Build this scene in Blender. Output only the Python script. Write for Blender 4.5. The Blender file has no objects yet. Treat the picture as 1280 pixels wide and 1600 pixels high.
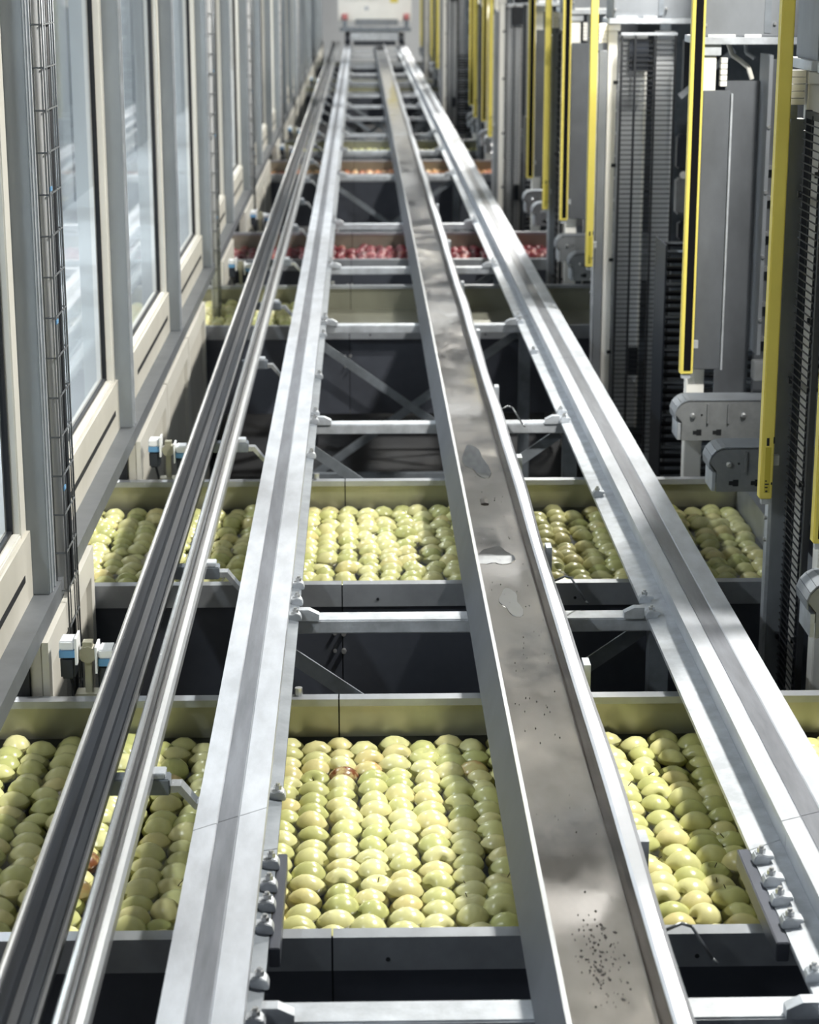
import bpy, math, random
from mathutils import Vector, Matrix
random.seed(11)
sc = bpy.context.scene
COL = sc.collection
PI = math.pi

# ------------------------------------------------------------------ camera
cam_d = bpy.data.cameras.new('camera'); cam = bpy.data.objects.new('camera', cam_d); COL.objects.link(cam)
cam.location = (0.014, 0.0, 3.05)
cam.rotation_euler = (math.radians(90 - 15.14), 0, math.radians(-1.366))
cam_d.sensor_fit = 'HORIZONTAL'; cam_d.sensor_width = 36.0
cam_d.lens = 36.0 * 3157 / 1280
cam_d.clip_start = 0.1; cam_d.clip_end = 200
cam_d.dof.use_dof = True; cam_d.dof.focus_distance = 5.4; cam_d.dof.aperture_fstop = 6.5
sc.camera = cam

# ------------------------------------------------------------------ world, exposure
w = bpy.data.worlds.new('world'); sc.world = w; w.use_nodes = True
bg = w.node_tree.nodes['Background']
bg.inputs[0].default_value = (0.62, 0.72, 0.90, 1); bg.inputs[1].default_value = 0.27
sc.view_settings.view_transform = 'Standard'; sc.view_settings.look = 'None'
sc.view_settings.gamma = 1.0; sc.view_settings.use_curve_mapping = False
sc.view_settings.exposure = 0.0

# ------------------------------------------------------------------ hall lamps (high bays hung from the ceiling, out of frame)
LAMP_SPOTS = [(1.85, 5.5, 315), (1.85, 10.2, 265), (1.85, 15.2, 260), (1.85, 20.8, 270), (1.85, 27.5, 300), (1.85, 35.5, 330), (1.85, 44.0, 360), (1.85, 54.0, 500)]  # last one added to brighten the far end wall
LAMP_COLOR = (1.0, 0.97, 0.90)
def lamp_light(x, y, z, e, parent):
    d = bpy.data.lights.new('lamp_light', 'AREA'); d.shape = 'DISK'; d.size = 0.34; d.energy = e; d.color = LAMP_COLOR
    o = bpy.data.objects.new('lamp_light', d); COL.objects.link(o); o.parent = parent; o.location = (0, 0, -0.29)

# ================================================================== materials
def mat(name, base, rough=0.5, metal=0.0, noise=0.0, nscale=8.0, stretch=(1, 1, 1), bump=0.0, bscale=200.0, spec=0.5, base2=None, thr=(0.35, 0.65), rnoise=0.0):
    m = bpy.data.materials.new(name); m.use_nodes = True
    nt = m.node_tree; N = nt.nodes; L = nt.links; b = N['Principled BSDF']
    b.inputs['Base Color'].default_value = (*base, 1); b.inputs['Roughness'].default_value = rough
    b.inputs['Metallic'].default_value = metal; b.inputs['Specular IOR Level'].default_value = spec
    if noise or base2 or bump or rnoise:
        tc = N.new('ShaderNodeNewGeometry'); mp = N.new('ShaderNodeMapping'); mp.inputs['Scale'].default_value = stretch
        L.new(tc.outputs['Position'], mp.inputs['Vector'])
    if noise or base2 or rnoise:
        n = N.new('ShaderNodeTexNoise'); n.inputs['Scale'].default_value = nscale; n.inputs['Detail'].default_value = 5; n.inputs['Roughness'].default_value = 0.62
        L.new(mp.outputs[0], n.inputs['Vector'])
        if noise or base2:
            r = N.new('ShaderNodeValToRGB'); r.color_ramp.elements[0].position = thr[0]; r.color_ramp.elements[1].position = thr[1]
            c2 = base2 if base2 else tuple(max(0, c * (1 - noise)) for c in base)
            c1 = base if base2 else tuple(min(1, c * (1 + noise * 0.5)) for c in base)
            r.color_ramp.elements[0].color = (*c2, 1); r.color_ramp.elements[1].color = (*c1, 1)
            L.new(n.outputs['Fac'], r.inputs['Fac']); L.new(r.outputs['Color'], b.inputs['Base Color'])
        if rnoise:
            mr = N.new('ShaderNodeMapRange'); mr.inputs['From Min'].default_value = 0.3; mr.inputs['From Max'].default_value = 0.7
            mr.inputs['To Min'].default_value = max(0.02, rough - rnoise); mr.inputs['To Max'].default_value = rough + rnoise
            L.new(n.outputs['Fac'], mr.inputs['Value']); L.new(mr.outputs[0], b.inputs['Roughness'])
    if bump:
        n2 = N.new('ShaderNodeTexNoise'); n2.inputs['Scale'].default_value = bscale; n2.inputs['Detail'].default_value = 3
        L.new(mp.outputs[0], n2.inputs['Vector'])
        bp = N.new('ShaderNodeBump'); bp.inputs['Strength'].default_value = bump; bp.inputs['Distance'].default_value = 0.004
        L.new(n2.outputs['Fac'], bp.inputs['Height']); L.new(bp.outputs[0], b.inputs['Normal'])
    return m

M = {}
M['rail'] = mat('galvanised rail', (0.50, 0.525, 0.57), 0.42, 0.25, 0.16, 5.0, (3, 1, 3), 0.10, 160)
M['track'] = mat('worn wheel track', (0.19, 0.20, 0.225), 0.40, 0.3, 0.22, 6.0, (6, 0.7, 6))
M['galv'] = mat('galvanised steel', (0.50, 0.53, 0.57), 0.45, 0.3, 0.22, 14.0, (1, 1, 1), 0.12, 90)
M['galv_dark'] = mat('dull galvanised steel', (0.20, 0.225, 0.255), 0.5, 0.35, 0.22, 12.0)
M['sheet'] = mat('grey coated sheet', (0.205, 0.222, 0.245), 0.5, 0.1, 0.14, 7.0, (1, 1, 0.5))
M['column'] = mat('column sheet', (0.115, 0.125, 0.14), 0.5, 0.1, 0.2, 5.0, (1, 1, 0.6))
M['ledge'] = mat('dull ledge profile', (0.155, 0.168, 0.185), 0.5, 0.2, 0.14, 6.0)
M['trough_side'] = mat('matt steel trough side', (0.125, 0.135, 0.155), 0.7, 0.0, 0.08, 6.0)
M['trough'] = mat('wet stainless trough', (0.47, 0.43, 0.39), 0.08, 0.94, 0.22, 3.0, (2, 1, 1), 0.025, 9, rnoise=0.05)
M['trough_rim'] = mat('rolled stainless rim', (0.56, 0.58, 0.62), 0.30, 0.55, 0.08, 4.0, (1, 1, 1), 0.25, 7)
M['tank_in'] = mat('tank inner steel', (0.33, 0.33, 0.27), 0.32, 0.72, 0.10, 5.0, (1, 1, 0.3))
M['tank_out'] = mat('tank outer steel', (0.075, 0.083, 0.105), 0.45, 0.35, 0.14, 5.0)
M['lip'] = mat('tank lip steel', (0.34, 0.36, 0.39), 0.36, 0.5, 0.12, 10.0)
M['alu_dark'] = mat('dark anodised channel', (0.020, 0.024, 0.031), 0.42, 0.0, 0.4, 4.0, (14, 0.35, 14), spec=0.2)
M['alu'] = mat('bright aluminium profile', (0.68, 0.70, 0.72), 0.26, 0.75, 0.10, 6.0, (12, 0.4, 12))
M['alu_mid'] = mat('grooved aluminium face', (0.12, 0.123, 0.128), 0.30, 0.5, 0.3, 6.0, (30, 0.4, 30))
M['beige'] = mat('cream painted frame', (0.66, 0.645, 0.59), 0.42, 0.0, 0.05, 3.0)
M['beige_panel'] = mat('cream wall panel', (0.56, 0.54, 0.48), 0.5, 0.0, 0.08, 3.0)
M['post'] = mat('grey wall post', (0.27, 0.30, 0.325), 0.42, 0.3, 0.14, 5.0, (1, 1, 0.4))
M['gasket'] = mat('black rubber gasket', (0.008, 0.009, 0.012), 0.6)
M['black'] = mat('black coated wire', (0.012, 0.014, 0.018), 0.5)
M['yellow'] = mat('yellow enamel', (0.72, 0.61, 0.13), 0.4, 0.0, 0.05, 4.0)
M['yellow_dark'] = mat('printed yellow label', (0.50, 0.42, 0.05), 0.5)
M['optic'] = mat('black optic window', (0.004, 0.004, 0.005), 0.7, spec=0.1)
M['white'] = mat('white painted steel', (0.86, 0.85, 0.81), 0.45, 0.0, 0.04, 3.0)
M['plate'] = mat('zinc side plate', (0.25, 0.26, 0.27), 0.5, 0.25, 0.14, 18.0)
M['bolt'] = mat('bolt steel', (0.62, 0.63, 0.64), 0.3, 0.8)
M['floor'] = mat('dark floor', (0.020, 0.022, 0.028), 0.6, 0, 0.3, 2.0)
M['wall_grey'] = mat('grey hall wall', (0.20, 0.215, 0.24), 0.6, 0, 0.15, 0.8)
M['inner'] = mat('pale inner wall', (0.60, 0.62, 0.64), 0.6, 0, 0.05, 1.0)
M['ceil'] = mat('pale ceiling', (0.60, 0.60, 0.58), 0.7)
M['cable_w'] = mat('pale grey cable', (0.62, 0.63, 0.64), 0.5)
M['cable_g'] = mat('grey cable', (0.30, 0.32, 0.34), 0.5)
M['wire'] = mat('zinc basket wire', (0.22, 0.235, 0.25), 0.35, 0.6)
M['blue'] = mat('blue band', (0.12, 0.30, 0.52), 0.4)
M['label_w'] = mat('white printed label', (0.80, 0.82, 0.84), 0.45)
M['dark_body'] = mat('dark plastic body', (0.02, 0.025, 0.035), 0.45)
M['olive'] = mat('olive zinc bracket', (0.34, 0.33, 0.25), 0.4, 0.4, 0.1, 20)
M['stem'] = mat('brown stem', (0.07, 0.05, 0.02), 0.8)
M['dirt'] = mat('wet dirt', (0.015, 0.013, 0.010), 0.7)
M['roller'] = mat('black rubber roller', (0.02, 0.022, 0.027), 0.35, 0.2)
M['red_lens'] = mat('red lamp lens', (0.62, 0.22, 0.22), 0.3)
M['red_lens'].node_tree.nodes['Principled BSDF'].inputs['Emission Color'].default_value = (1, 0.12, 0.12, 1)
M['red_lens'].node_tree.nodes['Principled BSDF'].inputs['Emission Strength'].default_value = 0.0
M['bulb'] = mat('lamp diffuser', (0.9, 0.9, 0.9), 0.5)
M['bulb'].node_tree.nodes['Principled BSDF'].inputs['Emission Color'].default_value = (*LAMP_COLOR, 1)
M['bulb'].node_tree.nodes['Principled BSDF'].inputs['Emission Strength'].default_value = 14.0

def glass_mat():
    m = bpy.data.materials.new('window glass'); m.use_nodes = True; nt = m.node_tree; N = nt.nodes; L = nt.links
    N.remove(N['Principled BSDF']); out = N['Material Output']
    t = N.new('ShaderNodeBsdfTransparent'); t.inputs[0].default_value = (0.90, 0.94, 0.97, 1)
    g = N.new('ShaderNodeBsdfGlossy'); g.inputs['Roughness'].default_value = 0.03
    f = N.new('ShaderNodeFresnel'); f.inputs[0].default_value = 1.5
    mx = N.new('ShaderNodeMixShader'); gg = N.new('ShaderNodeNewGeometry'); sb = N.new('ShaderNodeMath'); sb.operation = 'SUBTRACT'; sb.use_clamp = True
    L.new(f.outputs[0], sb.inputs[0]); L.new(gg.outputs['Backfacing'], sb.inputs[1]); L.new(sb.outputs[0], mx.inputs[0]); L.new(t.outputs[0], mx.inputs[1]); L.new(g.outputs[0], mx.inputs[2]); L.new(mx.outputs[0], out.inputs[0])
    return m
M['glass'] = glass_mat()
def water_mat():
    m = bpy.data.materials.new('tank water'); m.use_nodes = True; nt = m.node_tree; N = nt.nodes; L = nt.links
    b = N['Principled BSDF']; b.inputs['Base Color'].default_value = (0.62, 0.62, 0.40, 1); b.inputs['Roughness'].default_value = 0.02
    b.inputs['IOR'].default_value = 1.33; b.inputs['Transmission Weight'].default_value = 1.0
    n = N.new('ShaderNodeTexNoise'); n.inputs['Scale'].default_value = 30; g = N.new('ShaderNodeNewGeometry'); L.new(g.outputs['Position'], n.inputs['Vector'])
    bp = N.new('ShaderNodeBump'); bp.inputs['Strength'].default_value = 0.12; bp.inputs['Distance'].default_value = 0.004
    L.new(n.outputs['Fac'], bp.inputs['Height']); L.new(bp.outputs[0], b.inputs['Normal'])
    return m
M['water'] = water_mat()
M['puddle'] = mat('puddle', (0.62, 0.60, 0.57), 0.015, 0.95)

def apple_mat(name, ramp, island=False, blush=None, rot=None, rough=0.27):
    m = bpy.data.materials.new(name); m.use_nodes = True; nt = m.node_tree; N = nt.nodes; L = nt.links
    b = N['Principled BSDF']; b.inputs['Roughness'].default_value = rough; b.inputs['Subsurface Weight'].default_value = 0.0
    b.inputs['Specular IOR Level'].default_value = 0.5
    if island:
        g = N.new('ShaderNodeNewGeometry'); rnd = g.outputs['Random Per Island']
    else:
        g = N.new('ShaderNodeObjectInfo'); rnd = g.outputs['Random']
    r = N.new('ShaderNodeValToRGB'); els = r.color_ramp.elements
    while len(els) < len(ramp): els.new(0.5)
    for e, (p, c) in zip(els, ramp): e.position = p; e.color = (*c, 1)
    L.new(rnd, r.inputs['Fac'])
    geo = N.new('ShaderNodeNewGeometry'); n = N.new('ShaderNodeTexNoise'); n.inputs['Scale'].default_value = 26; n.inputs['Detail'].default_value = 4
    L.new(geo.outputs['Position'], n.inputs['Vector'])
    mr = N.new('ShaderNodeMapRange'); mr.inputs['From Min'].default_value = 0.3; mr.inputs['From Max'].default_value = 0.7
    mr.inputs['To Min'].default_value = 0.90; mr.inputs['To Max'].default_value = 1.06
    L.new(n.outputs['Fac'], mr.inputs['Value'])
    mul = N.new('ShaderNodeVectorMath'); mul.operation = 'SCALE'; L.new(r.outputs['Color'], mul.inputs[0]); L.new(mr.outputs[0], mul.inputs['Scale'])
    colr = mul.outputs[0]
    if blush or rot:
        tc = N.new('ShaderNodeTexCoord'); n3 = N.new('ShaderNodeTexNoise'); n3.inputs['Scale'].default_value = 22 if blush else 34; n3.inputs['Detail'].default_value = 6
        L.new(tc.outputs['Object'], n3.inputs['Vector'])
        rr = N.new('ShaderNodeValToRGB'); rr.color_ramp.elements[0].position = 0.36 if rot else 0.42; rr.color_ramp.elements[1].position = 0.50 if rot else 0.66
        L.new(n3.outputs['Fac'], rr.inputs['Fac'])
        mx = N.new('ShaderNodeMix'); mx.data_type = 'RGBA'; L.new(rr.outputs['Color'], mx.inputs['Factor']); L.new(colr, mx.inputs['A'])
        mx.inputs['B'].default_value = (*(blush or rot), 1); colr = mx.outputs['Result']
    L.new(colr, b.inputs['Base Color'])
    # lenticels / tiny relief
    n2 = N.new('ShaderNodeTexNoise'); n2.inputs['Scale'].default_value = 260; L.new(geo.outputs['Position'], n2.inputs['Vector'])
    bp = N.new('ShaderNodeBump'); bp.inputs['Strength'].default_value = 0.06; bp.inputs['Distance'].default_value = 0.002
    L.new(n2.outputs['Fac'], bp.inputs['Height']); L.new(bp.outputs[0], b.inputs['Normal'])
    return m
GREEN = [(0.0, (0.45, 0.47, 0.18)), (0.3, (0.57, 0.57, 0.25)), (0.7, (0.65, 0.63, 0.32)), (0.97, (0.65, 0.59, 0.28)), (1.0, (0.63, 0.55, 0.25))]
RED = [(0.0, (0.06, 0.004, 0.008)), (0.5, (0.11, 0.009, 0.016)), (0.85, (0.16, 0.02, 0.028)), (1.0, (0.24, 0.09, 0.07))]
ORANGE = [(0.0, (0.28, 0.075, 0.035)), (0.5, (0.38, 0.16, 0.07)), (1.0, (0.46, 0.32, 0.16))]
M['apple'] = apple_mat('green apple skin', GREEN)
M['apple_many'] = apple_mat('green apple skin many', GREEN, island=True)
M['apple_rot'] = apple_mat('rotten apple skin', [(0, (0.45, 0.36, 0.16)), (1, (0.45, 0.36, 0.16))], rot=(0.17, 0.055, 0.02))
M['apple_blush'] = apple_mat('blushed apple skin', [(0, (0.60, 0.54, 0.24)), (1, (0.62, 0.55, 0.25))], blush=(0.56, 0.33, 0.13))
M['apple_red'] = apple_mat('red apple skin', RED, rough=0.42)
M['apple_red_many'] = apple_mat('red apple skin many', RED, island=True, rough=0.42)
M['apple_orange'] = apple_mat('orange apple skin many', ORANGE, island=True)

# ================================================================== mesh helpers
class MB:
    def __init__(s): s.v = []; s.f = []
    def box(s, x0, x1, y0, y1, z0, z1):
        n = len(s.v)
        s.v += [(x0, y0, z0), (x1, y0, z0), (x1, y1, z0), (x0, y1, z0), (x0, y0, z1), (x1, y0, z1), (x1, y1, z1), (x0, y1, z1)]
        for q in ((0, 3, 2, 1), (4, 5, 6, 7), (0, 1, 5, 4), (1, 2, 6, 5), (2, 3, 7, 6), (3, 0, 4, 7)): s.f.append(tuple(n + i for i in q))
        return s
    def prism(s, prof, y0, y1, skew=0.0):
        """prof: list of (x,z) counter-clockwise seen from -Y; extruded along Y. skew shears the ends (diagonal cut)."""
        n = len(s.v); k = len(prof); xm = sum(p[0] for p in prof) / k
        s.v += [(x, y0 + skew * (x - xm), z) for x, z in prof] + [(x, y1 + skew * (x - xm), z) for x, z in prof]
        s.f.append(tuple(range(n, n + k))); s.f.append(tuple(range(n + 2 * k - 1, n + k - 1, -1)))
        for i in range(k):
            j = (i + 1) % k; s.f.append((n + j, n + i, n + k + i, n + k + j))
        return s
    def prism_x(s, prof, x0, x1):
        """prof: list of (y,z), extruded along X"""
        n = len(s.v); k = len(prof)
        s.v += [(x0, y, z) for y, z in prof] + [(x1, y, z) for y, z in prof]
        s.f.append(tuple(range(n + k - 1, n - 1, -1))); s.f.append(tuple(range(n + k, n + 2 * k)))
        for i in range(k):
            j = (i + 1) % k; s.f.append((n + i, n + j, n + k + j, n + k + i))
        return s
    def tube(s, p, q, r, n=8, r2=None):
        p = Vector(p); q = Vector(q); d = (q - p).normalized(); a = d.orthogonal().normalized(); b = d.cross(a); k = len(s.v); r2 = r if r2 is None else r2
        for c, rr in ((p, r), (q, r2)):
            for i in range(n):
                t = 2 * PI * i / n; s.v.append(tuple(c + (a * math.cos(t) + b * math.sin(t)) * rr))
        for i in range(n):
            j = (i + 1) % n; s.f.append((k + i, k + j, k + n + j, k + n + i))
        s.f.append(tuple(range(k + n - 1, k - 1, -1))); s.f.append(tuple(range(k + n, k + 2 * n)))
        return s
    def path(s, pts, r, n=8):
        for a, b in zip(pts, pts[1:]): s.tube(a, b, r, n)
        return s
    def bar(s, p, q, wx, wz):
        """flat bar between two points, cross-section wx (horizontal) by wz"""
        p = Vector(p); q = Vector(q); d = (q - p).normalized()
        side = d.cross(Vector((0, 1, 0)))
        if side.length < 1e-4: side = Vector((0, 0, 1))
        side.normalize(); up = side.cross(d).normalized(); k = len(s.v)
        for c in (p, q):
            for u, v in ((-1, -1), (1, -1), (1, 1), (-1, 1)): s.v.append(tuple(c + side * u * wx / 2 + up * v * wz / 2))
        s.f += [(k, k + 1, k + 2, k + 3), (k + 7, k + 6, k + 5, k + 4)]
        for i in range(4):
            j = (i + 1) % 4; s.f.append((k + j, k + i, k + 4 + i, k + 4 + j))
        return s
    def build(s, name, m, parent=None, smooth=False, bevel=0.0, kind=None):
        off = WORLD.get(parent.name, Vector()) if parent else Vector()
        me = bpy.data.meshes.new(name)
        me.from_pydata([(x - off.x, y - off.y, z - off.z) for x, y, z in s.v], [], s.f); me.materials.append(m)
        import bmesh
        bm = bmesh.new(); bm.from_mesh(me); bmesh.ops.recalc_face_normals(bm, faces=bm.faces)
        if bevel: bmesh.ops.bevel(bm, geom=list(bm.edges), offset=bevel, segments=2, affect='EDGES', clamp_overlap=True)
        bm.to_mesh(me); bm.free()
        if smooth: me.polygons.foreach_set('use_smooth', [True] * len(me.polygons))
        o = bpy.data.objects.new(name, me); COL.objects.link(o)
        if parent: o.parent = parent; WORLD[o.name] = off
        if kind: o['kind'] = kind
        return o
WORLD = {}
def thing(name, label, cat, loc, group=None):
    o = bpy.data.objects.new(name, None); COL.objects.link(o); o.location = loc; o.empty_display_size = 0.1
    WORLD[o.name] = Vector(loc); o['label'] = label; o['category'] = cat
    if group: o['group'] = group
    return o
def struct(name, loc=(0, 0, 0)):
    o = bpy.data.objects.new(name, None); COL.objects.link(o); o.location = loc; WORLD[o.name] = Vector(loc); o['kind'] = 'structure'
    return o
def bx(*a): return MB().box(*a)

# ================================================================== layout numbers (metres; floor z = 0)
LIP = 1.12; WATER = 1.005; RAIL = 1.26; BEAM = 1.17; LEDGE = 1.33
TX0, TX1 = -1.06, 1.478                     # tank ends
Y0, Y1 = 2.2, 49.5                          # run of the rails
TANKS = [(3.79, 5.218), (6.246, 7.63), (11.09, 12.58), (13.71, 15.19), (19.53, 20.99), (22.03, 23.45), (32.6, 34.05), (35.1, 36.5), (41.5, 43.0)]
ORD = ['nearest', 'second', 'third', 'fourth', 'fifth', 'sixth', 'seventh', 'eighth', 'ninth', 'tenth', 'eleventh', 'twelfth', 'thirteenth', 'fourteenth', 'fifteenth', 'sixteenth', 'seventeenth', 'eighteenth', 'nineteenth', 'twentieth']
def ordw(i): return ORD[i] if i == 0 else ORD[i]
# ================================================================== structure
f = bx(-8, 10, -8, 62, -0.1, 0).build('floor', M['floor']); f['kind'] = 'structure'
c = struct('ceiling', (0, 0, 6.0)); bx(-6, 7, -5, 60, 6.0, 6.12).build('ceiling_panel', M['ceil'], c)
for i in range(14):
    y = 1.5 + i * 4.1
    bx(-6, 7, y, y + 0.22, 5.55, 5.998).build('ceiling_beam', M['galv'], c)
for i in range(9):                             # unseen hangers, added overhead for the wet trough to mirror
    y = 7.7 + i * 4.9
    bx(0.72, 0.86, y, y + 0.12, 3.25, 5.56).build('hanger', M['sheet'], c)
    bx(0.50, 0.98, y - 0.05, y + 0.32, 3.12, 3.27).build('hanger_box', M['galv'], c)
bx(1.74, 3.38, -4, 55, 3.42, 3.5).build('shade_canopy', M['galv'], c)  # unseen canopy, added to keep lamp light off the machinery on the right
w_end = bx(-6, 7, 59.6, 60, 0, 6.0).build('wall_back', M['inner']); w_end['kind'] = 'structure'
wr = struct('wall_right', (3.4, 0, 0)); bx(3.4, 3.6, -5, 59.5, 0, 6.0).build('wall_face', M['wall_grey'], wr)
for i in range(24):                            # pale uprights of the hall behind the machinery
    y = 5.2 + i * 2.1
    bx(3.28, 3.395, y, y + 0.16, 0, 6.0).build('upright', M['galv'], wr)

# ---- left wall: ledge, posts, lower panels, inner room, windows
wl = struct('wall_left', (-0.86, 0, 0))
POSTS = [3.40 + 2.14 * k for k in range(-1, 22)]
YL0, YL1 = 0.6, 49.0
MB().prism([(-0.86, 1.275), (-0.86, LEDGE), (-0.935, LEDGE), (-0.935, LEDGE - 0.012), (-0.875, LEDGE - 0.012), (-0.875, 1.275)], YL0, YL1).build('ledge', M['ledge'], wl)
for y in POSTS:
    p = bx(-0.932, -0.872, y - 0.06, y + 0.06, LEDGE, 4.2).build('post', M['post'], wl, bevel=0.003)
    bx(-0.874, -0.868, y - 0.035, y - 0.024, LEDGE + 0.002, 4.2).box(-0.874, -0.868, y + 0.016, y + 0.027, LEDGE + 0.002, 4.2).build('post_rib', M['galv'], p)
# lower wall stands only between the tanks; the tanks run on under the ledge
gaps = []; prev = 1.2
for a, b in TANKS:
    gaps.append((prev, a - 0.02)); prev = b + 0.02
gaps.append((prev, 49.0))
for a, b in gaps:
    n = max(1, round((b - a) / 1.05)); s = (b - a) / n
    for k in range(n):
        ya, yb = a + k * s + 0.012, a + (k + 1) * s - 0.012
        p = bx(-0.90, -0.865, ya, yb, 0.05, 1.27).build('lower_panel', M['beige_panel'], wl, bevel=0.004)
        fr = MB().box(-0.866, -0.848, ya, ya + 0.07, 0.06, 1.265).box(-0.866, -0.848, yb - 0.07, yb, 0.06, 1.265).box(-0.866, -0.848, ya + 0.07, yb - 0.07, 1.18, 1.265)
        fr.build('panel_frame', M['beige'], p)
    bx(-0.935, -0.902, a, b, 0.0, 1.318).build('backing_strip', M['gasket'], wl)
bx(-0.99, -0.92, YL0, YL1, LEDGE - 0.01, 1.52).build('sill_panel', M['beige_panel'], wl)
bx(-0.95, -0.93, YL0, YL1, 3.95, 4.2).build('head_rail', M['beige'], wl)
# room behind the windows
bx(-2.6, -2.5, -1, 50, 0, 4.2).build('inner_wall', M['inner'], wl)
for i in range(40):
    y = 0.4 + i * 1.25
    bx(-2.502, -2.49, y, y + 0.025, 0.1, 4.1).build('inner_joint', M['galv_dark'], wl)
bx(-2.5, -1.0, -1, 50, 1.0, 1.05).build('inner_floor', M['inner'], wl)
GX0, GX1 = -0.968, -0.93
for k in range(len(POSTS) - 1):
    ya, yb = POSTS[k] + 0.062, POSTS[k + 1] - 0.062
    wn = struct('window_%d' % (k + 1), (-0.93, ya, 1.53))
    zb, zt = 1.535, 3.95
    # frame: two stiles, bottom rail, top rail (recessed glass, reveal faces the aisle)
    bx(GX0, GX1, ya, ya + 0.10, 1.43, zt).build('stile', M['beige'], wn, bevel=0.004)
    bx(GX0, GX1, yb - 0.085, yb, 1.43, zt).build('stile', M['beige'], wn, bevel=0.004)
    bx(GX0, GX1, ya + 0.1, yb - 0.085, 1.43, zb).build('bottom_rail', M['beige'], wn, bevel=0.004)
    bx(GX0, GX1, ya + 0.1, yb - 0.085, zt - 0.08, zt).build('top_rail', M['beige'], wn)
    g = MB().box(GX0 - 0.004, GX0 + 0.016, yb - 0.094, yb - 0.0852, zb, zt - 0.08).box(GX0 - 0.004, GX0 + 0.012, ya + 0.1002, ya + 0.108, zb, zt - 0.08)
    g.box(GX0 - 0.004, GX0 + 0.014, ya + 0.109, yb - 0.095, zb + 0.0002, zb + 0.010)
    g.build('gasket', M['gasket'], wn)
    bx(GX0 + 0.002, GX0 + 0.008, ya + 0.108, yb - 0.0945, zb + 0.0102, zt - 0.0802).build('pane', M['glass'], wn)
    bx(-0.921, -0.9185, ya + 0.55, yb - 0.12, 1.405, 1.425).build('vent_slot', M['gasket'], wn)
    bx(GX1 + 0.0005, -0.915, ya - 0.001, ya + 0.010, LEDGE + 0.18, zt).build('seal_strip', M['gasket'], wn)

# ================================================================== tanks
def water_tank(i, a, b, fill=True):
    t = thing('water_tank', '%s steel flotation tank, %s' % (ORD[i], TANK_TEXT[i]), 'tank', (0, (a + b) / 2, 0.62), 'steel fruit tanks across the aisle')
    seam = -0.055
    for x0, x1 in ((TX0, seam - 0.002), (seam + 0.002, TX1)):
        # front: outer face, folded lip, turned-down band
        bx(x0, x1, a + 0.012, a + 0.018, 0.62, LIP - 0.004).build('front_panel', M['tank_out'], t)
        MB().prism_x([(a - 0.006, LIP - 0.075), (a - 0.006, LIP), (a + 0.036, LIP), (a + 0.036, LIP - 0.02), (a + 0.033, LIP - 0.02), (a + 0.033, LIP - 0.004), (a, LIP - 0.004), (a, LIP - 0.075)], x0, x1).build('front_lip', M['lip'], t)
        bx(x0, x1, a + 0.022, a + 0.026, 0.64, LIP - 0.006).build('front_lining', M['tank_in'], t)
        bx(x0, x1, b - 0.018, b - 0.012, 0.64, LIP - 0.004).build('back_panel', M['tank_in'], t)
        MB().prism_x([(b - 0.036, LIP - 0.02), (b - 0.036, LIP), (b + 0.006, LIP), (b + 0.006, LIP - 0.06), (b + 0.003, LIP - 0.06), (b + 0.003, LIP - 0.004), (b - 0.033, LIP - 0.004), (b - 0.033, LIP - 0.02)], x0, x1).build('back_lip', M['lip'], t)
    bx(seam - 0.010, seam + 0.010, b - 0.011, b - 0.004, 0.64, LIP - 0.01).build('seam_strip', M['gasket'], t)
    bx(seam - 0.010, seam + 0.010, a + 0.0185, a + 0.0215, 0.64, LIP - 0.01).build('seam_strip', M['gasket'], t)
    bx(TX1 - 0.006, TX1, a + 0.04, b - 0.04, 0.64, LIP - 0.002).build('end_panel', M['lip'], t)
    bx(TX1 - 0.006, TX1 + 0.05, a + 0.037, b - 0.037, LIP - 0.0015, LIP + 0.002).build('end_lip', M['lip'], t)
    bx(TX0, TX0 + 0.006, a + 0.03, b - 0.02, 0.64, LIP - 0.005).build('end_panel', M['tank_in'], t)
    bx(TX0, TX1, a + 0.018, b - 0.012, 0.62, 0.64).build('tank_bottom', M['tank_in'], t)
    if i < 4:
        for z in (0.95, 0.89): 
            MB().tube((seam + 0.004, a + 0.012, z), (seam + 0.004, a - 0.004, z), 0.008, 8).tube((seam - 0.025, a + 0.012, z), (seam - 0.025, a + 0.001, z), 0.006, 8).build('seam_bolt', M['bolt'], t)
        MB().tube((seam - 0.11, b + 0.0, LIP + 0.0005), (seam - 0.11, b + 0.0, LIP + 0.022), 0.011, 8).build('lip_bolt', M['bolt'], t)
        for x in (0.06, 0.7):
            MB().tube((x, a + 0.005, LIP - 0.05), (x, a - 0.008, LIP - 0.05), 0.005, 8).build('lip_screw', M['black'], t)
    for x in (TX0 + 0.05, TX1 - 0.1):
        for y in (a + 0.06, b - 0.11):
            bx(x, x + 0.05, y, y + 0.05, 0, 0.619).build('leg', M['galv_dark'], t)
    if fill:
        n = MB(); n.box(TX0 + 0.006, TX1 - 0.006, a + 0.026, b - 0.018, 0.64, WATER); n.build('water', M['water'], t)
    else:
        bx(TX0 + 0.006, TX1 - 0.006, a + 0.026, b - 0.018, 0.96, 0.966).build('raised_floor', M['tank_in'], t)
    return t
TANK_TEXT = ['crowded with pale green apples', 'full of pale green apples under the two conveyor arms', 'nearly empty with apples only at its left end', 'holding dark red apples',
             'holding orange blushed apples', 'small with distance, holding yellow green apples', 'a thin far strip of yellow green apples', 'far off and empty with grey walls', 'barely visible before the vehicle']
tanks = [water_tank(i, a, b, i not in (2, 7, 8)) for i, (a, b) in enumerate(TANKS)]

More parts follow.
